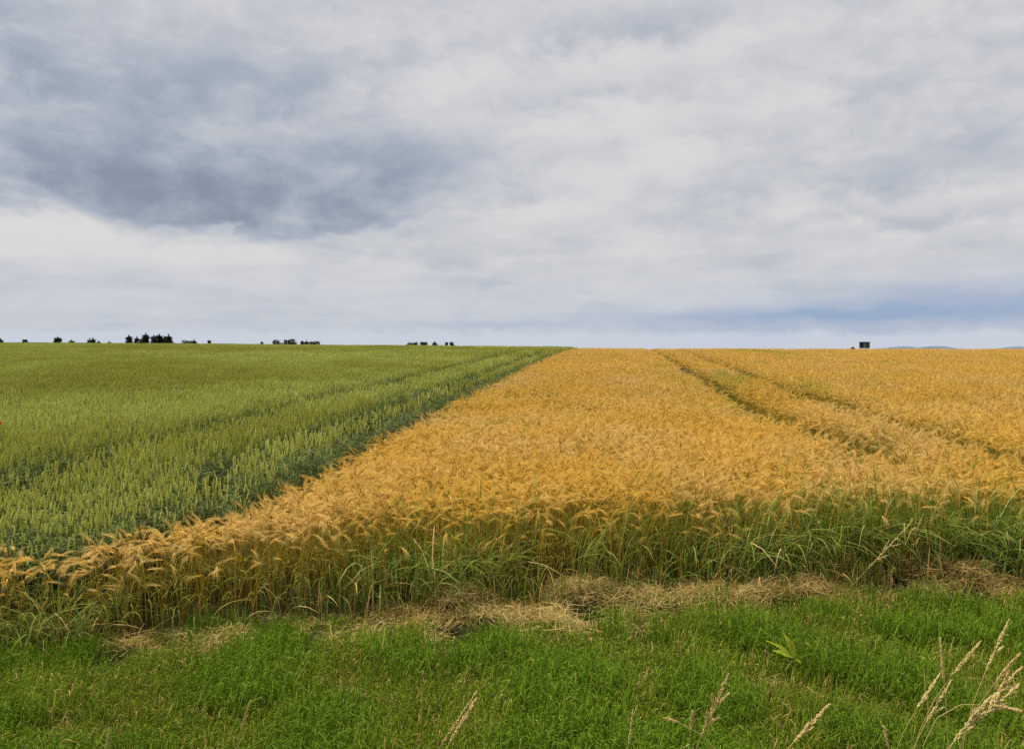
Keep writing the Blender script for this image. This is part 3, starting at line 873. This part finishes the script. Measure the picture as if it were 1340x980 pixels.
for k in range(1500):
    X = random.uniform(-4.6, 5.4); fy = float(front_y(X)); Y = fy - random.uniform(-.15, .62) * random.uniform(.5, 1)
    dens = np.interp(X, [-4.5, -1.5, -.8, .2, 1, 5.4], [.14, .14, .8, 1, 1, .9])
    if random.random() > dens or noise.noise(Vector((X * 2.6, Y * 2.6, 8))) < -.12: continue
    if any((X - hx) ** 2 + (Y - hy) ** 2 < (rr + .07) ** 2 for hx, hy, rr, _ in HOLES): continue
    pl.append((X, Y, gz(X, Y), 0, 0, random.gauss(0, .8), 1, 1, 1, 5 + random.randrange(3)))
for k in range(240):
    Y = random.uniform(3.6, 7.3); X = random.uniform(-.68, .68) * Y
    if Y > front_y(X): continue
    pl.append((X, Y, gz(X, Y) + .02, 0, 0, random.uniform(0, 6.28), .8, .8, .8, 5 + random.randrange(3)))
scatter('dry_grass', hV, pl, 'matted tan hay lying along the foot of the barley')

# ------------------------------------------------------------------ seed-head grasses in the foreground
def at_px(x, y, Y):
    """world point seen at pixel (x, y) at depth Y"""
    y -= (x - 670) * ROLL
    return Vector(((x - 670) / F * Y, Y, HC - (y - 458) * Y / F))
def seed_grass(tip, low, Y, plump, green, label, seed, branches=0, group='seed-head grasses', dens=1.0):
    random.seed(seed)
    T = at_px(*tip, Y); B = at_px(*low, Y + random.uniform(-.05, .05))
    run = (T - B); L = run.length; dv = run.normalized()
    # the stalk bends from the head down to its foot on the ground
    foot = B - Vector((dv.x, dv.y, 0)) * L * .8
    foot.z = gz(foot.x, foot.y); root = link('seed_head_plant', None, loc=foot)
    tag(root, label, 'grass', group)
    B0 = B - foot; T0 = T - foot
    def stalk(t):
        a, b_, c = Vector((0, 0, 0)), B0 - dv * max(B0.z * .45, .05), B0
        return a * (1 - t) ** 2 + b_ * 2 * t * (1 - t) + c * t * t
    st = MB(); st.col = (random.random(), 1, green)
    pts = [stalk(k / 7) for k in range(8)] + [B0 + (T0 - B0) * t for t in (.35, .7, .97)]
    st.tube(pts, [.0022] * 5 + [.0018] * 3 + [.0014, .001, .0006], 'seed_stem', 5, [min(1, k / 8) for k in range(11)])
    link('stem', st.mesh('seed_grass_stem'), root)
    hd = MB()
    side = dv.cross(Vector((0, 1, 0))).normalized(); back = side.cross(dv)
    def spikelets(p0, p1, n, rad, size):
        ax = (p1 - p0)
        for i in range(n):
            t = (i + random.random()) / n; taper = math.sin(math.pi * min(1, .12 + t * .86)) ** .6
            a = random.uniform(0, 6.28); o = side * math.cos(a) + back * math.sin(a)
            c = p0 + ax * t + o * rad * taper * random.uniform(.2, .8)
            d_ = (ax.normalized() + o * random.uniform(.2, .6)).normalized(); s_ = size * random.uniform(.9, 1.55)
            hd.col = (random.random(), random.random(), green * random.uniform(.5, 1))
            hd.tube([c - d_ * s_ * .5, c - d_ * s_ * .1, c + d_ * s_ * .5], [s_ * .05, s_ * .2, s_ * .03], 'seed', 4)
    spikelets(B0, T0, int(110 * dens), .0075 * plump, .010)
    for k in range(branches):
        t = random.uniform(.02, .55); p = B0 + (T0 - B0) * t
        bl = L * random.uniform(.22, .42) * (1 - .4 * t); sgn = 1 if k % 2 else -1
        d_ = (dv + side * sgn * random.uniform(.2, .55) + back * random.uniform(-.3, .3)).normalized()
        hd.col = (.5, .6, green); hd.tube([p, p + d_ * bl], [.0008, .0005], 'seed', 3)
        spikelets(p + d_ * bl * .25, p + d_ * bl, int(34 * dens), .005 * plump, .009)
    link('seed_head', hd.mesh('seed_head'), root)
    if B0.z > .3:
        lf = MB(); lf.col = (random.random(), .6, 0)
        p = stalk(.45); a = random.choice((-1, 1)); o = Vector((a * .8, random.uniform(-.5, .5), 0)).normalized()
        lf.ribbon([p, p + o * .07 + Vector((0, 0, .09)), p + o * .16 + Vector((0, 0, .11)), p + o * .25 + Vector((0, 0, .06))], [.004, .007, .005, .0006],
                  Vector((-o.y, o.x, .3)).normalized(), 'tall_grass', [.4, .6, .8, 1])
        link('leaf', lf.mesh('seed_grass_leaf'), root)
G = 'tan seed-head grasses standing in the verge'
for i, a in enumerate([
    ((625, 908), (578, 980), 3.3, .9, .1, 'taller left one of the two tan seed heads leaning right at bottom centre', 0),
    ((624, 918), (590, 975), 3.2, 1.3, 0, 'plumper seed head just right of the tall thin one at bottom centre', 1),
    ((325, 922), (312, 960), 3.6, 1.0, .25, 'short brown seed head alone in grass at lower left', 0),
    ((137, 958), (133, 985), 3.4, .9, .2, 'small brown seed head peeping up at the bottom edge, far left', 0),
    ((831, 932), (826, 978), 3.5, .5, .45, 'thin upright green-gold spike left of the reddish branched seed head', 0),
    ((957, 886), (922, 968), 3.1, 1.6, 0, 'stout reddish-tan branched seed head at bottom right of centre', 4),
    ((873, 944), (890, 950), 3.1, .9, 0, 'tiny detached-looking tan head lying level left of the stout branched one', 0),
    ((910, 936), (908, 958), 3.1, 1.2, 0, 'small tan tuft immediately left of the stout branched seed head', 0),
    ((1091, 926), (1045, 976), 3.1, 1.1, 0, 'single tan seed head leaning right between stout head and right-hand cluster', 2),
    ((1163, 955), (1172, 990), 3.0, .7, .1, 'short pale head leaning left at the foot of right-hand cluster', 0),
    ((1197, 683), (1140, 745), 7.0, 1.6, 0, 'pale feathery seed head leaning right against the dark barley foot', 4),
    ((1236, 838), (1242, 892), 3.3, .9, .1, 'nearly upright narrow tan head on the left of the right-hand cluster', 0),
    ((1290, 842), (1252, 888), 3.3, 1.0, .2, 'slender tan head leaning right, second in the right-hand cluster', 1),
    ((1237, 885), (1208, 930), 3.2, .9, .5, 'greenish loose seed head low on left side of right-hand cluster', 1),
    ((1252, 894), (1220, 950), 3.1, .9, .2, 'long loose head crossing behind the greenish one in right-hand cluster', 2),
    ((1327, 813), (1298, 880), 3.4, .9, 0, 'tallest seed head near the right edge, top above all others', 1),
    ((1342, 858), (1312, 894), 3.1, 1.0, .1, 'tan head cut by the right edge below the tallest one', 1),
    ((1345, 876), (1285, 940), 2.9, 1.2, .2, 'large bent yellow-tan head running into the right edge', 3),
    ((1342, 900), (1270, 962), 2.8, 1.3, .3, 'wide arching yellow head low in the right corner', 4),
    ((1300, 920), (1258, 975), 2.8, 1.2, .5, 'yellow-green drooping head in the bottom right corner', 3),
    ((1345, 935), (1312, 928), 2.9, 1.1, 0, 'brown head arching flat to the right edge', 0),
]):
    tip, low, Y, plump, green, label, br = a
    seed_grass(tip, low, Y, plump, green, label, 1100 + i, br, G, dens=.45 if plump < .8 else 1.0)

# ------------------------------------------------------------------ broad-leaved weeds
def leaf_shape(mb, base, tip, w, up, mat, n=7):
    ax = tip - base; sd_ = ax.cross(up).normalized()
    vs, fs, hs = [], [], []
    for k in range(n):
        t = k / (n - 1); ww = w * math.sin(math.pi * (t ** .8)) * (1 - .25 * t) + (.002 if k in (0, n - 1) else 0)
        if k % 2 and 0 < k < n - 1: ww *= 1.12
        c = base + ax * t + up * (.12 * ax.length * math.sin(math.pi * t))
        vs += [c - sd_ * ww + up * ww * .25, c, c + sd_ * ww + up * ww * .25]; hs += [.9, .3, .9]
    for k in range(n - 1):
        for j in (0, 1): fs.append((3 * k + j, 3 * k + j + 1, 3 * k + j + 4, 3 * k + j + 3))
    mb.add(vs, fs, mat, hs)
def weed(x, y, leaves, label, seed, h=.12):
    random.seed(seed)
    X, Y = unproj(x, y, h); z = gz(X, Y)
    root = link('broadleaf_weed', None, loc=(X, Y, z)); tag(root, label, 'weed')
    s = MB(); s.col = (.4, .2, .9)
    s.tube([Vector((0, 0, -.01)), Vector((.004, 0, h * .6)), Vector((0, 0, h))], [.0025, .002, .0015], 'seed_stem', 5)
    link('stem', s.mesh('weed_stem'), root)
    for (dx_, dz_, dy_, w) in leaves:
        b = MB(); b.col = (random.random(), .5, 0)
        base = Vector((0, 0, h)); tip = base + Vector((dx_, dy_, dz_))
        up = Vector((0, -.75, .65)); up = (up - (tip - base).normalized() * up.dot((tip - base).normalized())).normalized()
        leaf_shape(b, base, tip, w, up, 'weed_leaf'); me = b.mesh('weed_leaf')
        me.polygons.foreach_set('use_smooth', [True] * len(me.polygons)); link('leaf', me, root)
weed(1044, 866, [(-.15, .05, -.02, .024), (-.07, .155, .02, .026), (-.18, .10, .03, .013), (.03, -.03, -.04, .014)], 'weed with three long pointed yellow-green leaves in the grass', 61, .15)
weed(1068, 850, [(-.06, .035, -.03, .026), (.035, .045, -.02, .032), (.065, .0, -.03, .022), (-.01, -.035, -.04, .018)], 'small weed with round pale green leaves right of the pointed-leaf weed', 62, .17)

# ------------------------------------------------------------------ poppy in the wheat at the left edge
def poppy():
    X, Y = unproj(-1, 559, WH + .02); z = float(tz(X, Y))
    root = link('poppy', None, loc=(X, Y, z)); tag(root, 'single red poppy above the green wheat at the far left edge', 'flower')
    s = MB(); s.col = (.4, .5, .9); h = WH + .03
    s.tube([Vector((0, 0, 0)), Vector((.01, 0, h * .6)), Vector((0, 0, h))], [.002] * 3, 'wheat_stem', 4); link('stem', s.mesh('poppy_stem'), root)
    for k in range(4):
        a = k * math.pi / 2 + .3; b = MB(); vs, fs = [], []
        for i in range(5):
            for j in range(7):
                u = i / 4; v = (j / 6 - .5) * 1.9; r = .05 * u
                vs.append(Vector((r * math.cos(a + v), r * math.sin(a + v), h + .055 * u ** 1.4 + .004 * math.sin(v * 9) * u + .002 * (k % 2))))
        for i in range(4):
            for j in range(6): q = i * 7 + j; fs.append((q, q + 1, q + 8, q + 7))
        b.add(vs, fs, 'petal'); link('petal', b.mesh('petal'), root)
    b = MB(); b.tube([Vector((0, 0, h)), Vector((0, 0, h + .012)), Vector((0, 0, h + .024))], [.006, .010, .008], 'poppy_core', 8); link('flower_centre', b.mesh('flower_centre'), root)
poppy()

# ------------------------------------------------------------------ raised hunting hide beyond the crest
def box(mb, lo, hi, mat):
    x0, y0, z0 = lo; x1, y1, z1 = hi
    vs = [Vector(p) for p in ((x0, y0, z0), (x1, y0, z0), (x1, y1, z0), (x0, y1, z0), (x0, y0, z1), (x1, y0, z1), (x1, y1, z1), (x0, y1, z1))]
    mb.add(vs, [(0, 3, 2, 1), (4, 5, 6, 7), (0, 1, 5, 4), (1, 2, 6, 5), (2, 3, 7, 6), (3, 0, 4, 7)], mat)
def hide():
    Y = 200.0; P = at_px(1131, 455, Y); z0 = float(tz(P.x, Y)); top = at_px(1131, 447.2, Y).z - z0
    root = link('hunting_hide', None, loc=(P.x, Y, z0)); root.rotation_euler.z = R(38)
    tag(root, 'dark wooden raised hunting hide on legs beyond the barley crest', 'hunting hide')
    w = .82; fl = top - 1.42; ev = top - .16
    b = MB(); box(b, (-w, -w, fl - .08), (w, w, fl), 'board_dark'); link('floor', b.mesh('hide_floor'), root)
    def wall(ax, sgn, mat):
        r_ = link('wall', None, root); n = 7
        b = MB(); hh = ev - fl
        for k in range(n):
            a0 = -w + 2 * w * k / n + .004; a1 = -w + 2 * w * (k + 1) / n - .004
            for (za, zb) in [(fl + .002, ev)]:
                if ax == 'x': box(b, (a0, sgn * w - .015, za), (a1, sgn * w + .015, zb), mat)
                else: box(b, (sgn * w - .015, a0 + .02, za), (sgn * w + .015, a1 - .02, zb), mat)
        bpy.data.objects.remove(r_)
        link('wall', b.mesh('hide_wall'), root)
    wall('x', -1, 'board'); wall('x', 1, 'board'); wall('y', -1, 'board_dark'); wall('y', 1, 'board_dark')
    b = MB()
    vs = [Vector(p) for p in ((-w - .18, -w - .2, top), (w + .18, -w - .2, top - .1), (w + .18, w + .2, top - .14), (-w - .18, w + .2, top - .04))]
    b.add(vs + [v - Vector((0, 0, .07)) for v in vs], [(0, 1, 2, 3), (7, 6, 5, 4), (0, 4, 5, 1), (1, 5, 6, 2), (2, 6, 7, 3), (3, 7, 4, 0)], 'roof_felt')
    link('roof', b.mesh('hide_roof'), root)
    for sx in (-1, 1):
        for sy in (-1, 1):
            b = MB(); b.tube([Vector((sx * (w + .25), sy * (w + .25), -.2)), Vector((sx * (w - .08), sy * (w - .08), fl - .08))], [.08, .075], 'board_dark', 6)
            link('leg', b.mesh('hide_leg'), root)
    for sx in (-1, 1):
        b = MB(); b.tube([Vector((sx * (w + .2), -w - .2, .5)), Vector((sx * (w + .02), w + .02, fl * .8))], [.04, .04], 'board_dark', 5); link('brace', b.mesh('hide_brace'), root)
    r_ = MB()
    for s_ in (-.22, .22): r_.tube([Vector((w + .9, s_, 0)), Vector((w + .05, s_, fl))], [.035, .035], 'board_dark', 5)
    for k in range(9):
        t = (k + .5) / 9; r_.tube([Vector((w + .9 - .85 * t, -.22, fl * t)), Vector((w + .9 - .85 * t, .22, fl * t))], [.02, .02], 'board_dark', 4)
    link('ladder', r_.mesh('hide_ladder'), root)
hide()

# ------------------------------------------------------------------ trees beyond the crest
def tree(x, ytop, wpx, D, kind, label, seed, group='trees beyond the wheat crest', lean=0.0):
    random.seed(seed)
    X = (x - 670) / F * D; z0 = float(tz(X, D)); H = HC + (458 - ytop + (x - 670) * ROLL) * D / F - z0
    wid = wpx * D / F * (1.8 if kind == 'b' else 1.1)
    root = link({'c': 'conifer_tree', 'b': 'broadleaf_tree', 's': 'distant_bush'}[kind], None, loc=(X, D, z0))
    tag(root, label, 'tree' if kind != 's' else 'bush', group)
    tk = MB(); tk.col = (.5, .5, 0)
    tk.tube([Vector((0, 0, -.2)), Vector((lean * .2, 0, H * .4)), Vector((lean * .6, 0, H * .75)), Vector((lean, 0, H * .97))], [H * .022, H * .016, H * .009, .02], 'bark', 7)
    cr_ = MB(); n = int(900 if kind == 'c' else 1300)
    if kind == 'c':
        lay = max(7, int(H * 1.3))
        for j in range(lay):
            t = j / lay; zc = H * (.10 + .88 * t); rad = wid * .60 * (1 - t) ** .6 * random.uniform(.6, 1.15) + .35
            nb = random.randint(5, 8); off = random.uniform(0, 6.28)
            for k in range(nb):
                if random.random() < .12: continue
                a = off + 6.28 * k / nb + random.gauss(0, .2); rr = rad * random.uniform(.55, 1.15)
                st = Vector((lean * t, 0, zc)); en = st + Vector((math.cos(a) * rr, math.sin(a) * rr, rr * random.uniform(-.15, .3)))
                tk.tube([st, en], [.04, .012], 'bark', 3)
                for q in range(int(14 + rr * 8)):
                    u = random.uniform(.1, 1.0); c = st.lerp(en, u) + rv(.18 + .10 * rr) + Vector((0, 0, -.1)); s_ = random.uniform(.35, .75)
                    cr_.col = (random.random(), random.random(), 0)
                    cr_.blade(c, c + (unit(a + random.gauss(0, .6), random.uniform(-.5, .5)) * s_ * 1.6), s_ * .8, 'conifer')
        for q in range(26):
            c = Vector((lean, 0, H * random.uniform(.86, .98))) + rv(.2); cr_.blade(c, c + Vector((random.gauss(0, .15), 0, random.uniform(.3, .9))), .45, 'conifer')
    else:
        nl = 6 if wid < 2.5 else 10
        lobes = []
        for k in range(nl):
            u = random.uniform(-.5, .5); prof = 1 - (abs(u) * 1.5) ** 2 * .8
            r_ = random.uniform(.20, .30) * min(wid, H * .6)
            zc = H * (.42 + random.uniform(.05, .52) * max(prof, .1)) - r_
            c = Vector((u * wid * .85, random.uniform(-.3, .3) * wid, max(zc, H * .35))); lobes.append((c, r_))
            tk.tube([Vector((0, 0, H * .25)), c], [.07, .03], 'bark', 4)
        r_ = .26 * min(wid, H); lobes.append((Vector((lean, 0, H - r_)), r_)); lobes.append((Vector((0, 0, H * .55)), .42 * min(wid, H)))
        for c, r_ in lobes:
            for q in range(int(170 + 90 * r_)):
                dvv = rv(1); dvv = dvv.normalized() * r_ * random.uniform(.55, 1.1) ; p = c + dvv; s_ = random.uniform(.3, .7)
                cr_.col = (random.random(), random.random(), 0); cr_.blade(p, p + rv(s_), s_ * .9, 'foliage')
    link('trunk', tk.mesh('trunk'), root); link('crown', cr_.mesh('crown'), root)
T = [
    (1, 443.3, 8, 330, 'c', 'small dark tree cut by the left edge of the picture'),
    (33, 444.3, 6, 360, 'b', 'low dark bush-like tree between left edge and the first lone conifer'),
    (76, 440.6, 9, 330, 'c', 'broad lone dark conifer standing well apart on the left skyline'),
    (94, 444.6, 4, 380, 'c', 'tiny pointed tree right of the broad lone conifer'),
    (118, 443.6, 4, 380, 'c', 'left half of the close pair of small pointed trees on the skyline'),
    (122, 442.6, 4, 370, 'c', 'right, slightly taller half of the close pair of small pointed trees'),
    (129.5, 446.2, 3, 420, 'c', 'speck of a tree just right of the close pointed pair'),
    (143.5, 446.6, 3, 430, 'c', 'tiniest pointed treetop between the pair and the main dark clump'),
    (169, 438.0, 6.5, 340, 'c', 'slim conifer at the left end of main dark clump, gap to its right'),
    (179.5, 441.0, 7, 350, 'c', 'shorter conifer second from the left in the main dark clump'),
    (186, 443.0, 7, 345, 'b', 'low spreading tree filling in left of the tallest conifer'),
    (191, 436.2, 9, 330, 'c', 'tallest conifer of all, a ragged spire in the main dark clump'),
    (202, 438.4, 10, 330, 'c', 'dense conifer just right of the tallest ragged spire'),
    (208.5, 437.2, 9, 335, 'c', 'pointed conifer in the middle of the densest dark mass'),
    (215, 440.0, 8, 340, 'c', 'lower conifer in the dip of the densest dark mass'),
    (221, 438.3, 10, 330, 'c', 'broad conifer closing the right end of the main dark clump'),
    (243, 445.2, 11, 390, 'b', 'low rounded tree well right of the main dark clump'),
    (251, 445.4, 9, 390, 'b', 'low rounded tree touching the small spike on the skyline'),
    (254.2, 444.4, 3, 390, 'c', 'small spike-shaped conifer rising from low rounded trees'),
    (274, 445.6, 4, 400, 'b', 'lone low treetop with a flat companion right of the spike'),
    (343, 447.4, 3, 420, 'b', 'faint speck of treetop left of the middle broadleaf group'),
    (361.5, 444.6, 11, 360, 'b', 'flat-topped broadleaf tree left in the middle group'),
    (376, 444.4, 10, 350, 'b', 'round broadleaf tree at left foot of tallest one in the middle group'),
    (381.5, 443.2, 10, 350, 'b', 'tallest broadleaf tree of the middle skyline group'),
    (395.5, 446.3, 4, 400, 'b', 'small round tree right of the tallest broadleaf'),
    (401, 445.8, 3, 400, 'c', 'thin small tree between the round one and the flat bushes'),
    (408, 446.2, 8, 400, 'b', 'pale flat bushy tree at the right of middle group, left half'),
    (415, 446.2, 8, 400, 'b', 'pale flat bushy tree at the right of middle group, right half'),
    (536, 448.1, 9, 400, 'b', 'leftmost low broadleaf tree of the group right of middle'),
    (543, 447.9, 8, 400, 'b', 'second low broadleaf tree of the group right of middle'),
    (552.5, 447.6, 7, 395, 'b', 'third low tree of the right-of-middle group, small peak on top'),
    (557, 448.0, 5, 395, 'b', 'fourth low tree, leaning against the small-peaked one'),
    (569, 447.2, 5, 395, 'c', 'little cone-shaped tree standing alone in the right-of-middle group'),
    (584.5, 447.9, 4, 420, 'b', 'small dark treetop near the right end of the skyline trees'),
    (591, 447.6, 5, 430, 'b', 'last faint treetop of the skyline before the barley begins'),
]
for i, (x, yt, w, D, k, lb) in enumerate(T):
    tree(x, yt + (0.0), w, D, k, lb, 1300 + i)
tree(1115.5, 454.2, 4.5, 430, 'b', 'low grey bush showing just left of the hunting hide', 1402, 'trees beyond the barley crest')
print('done')
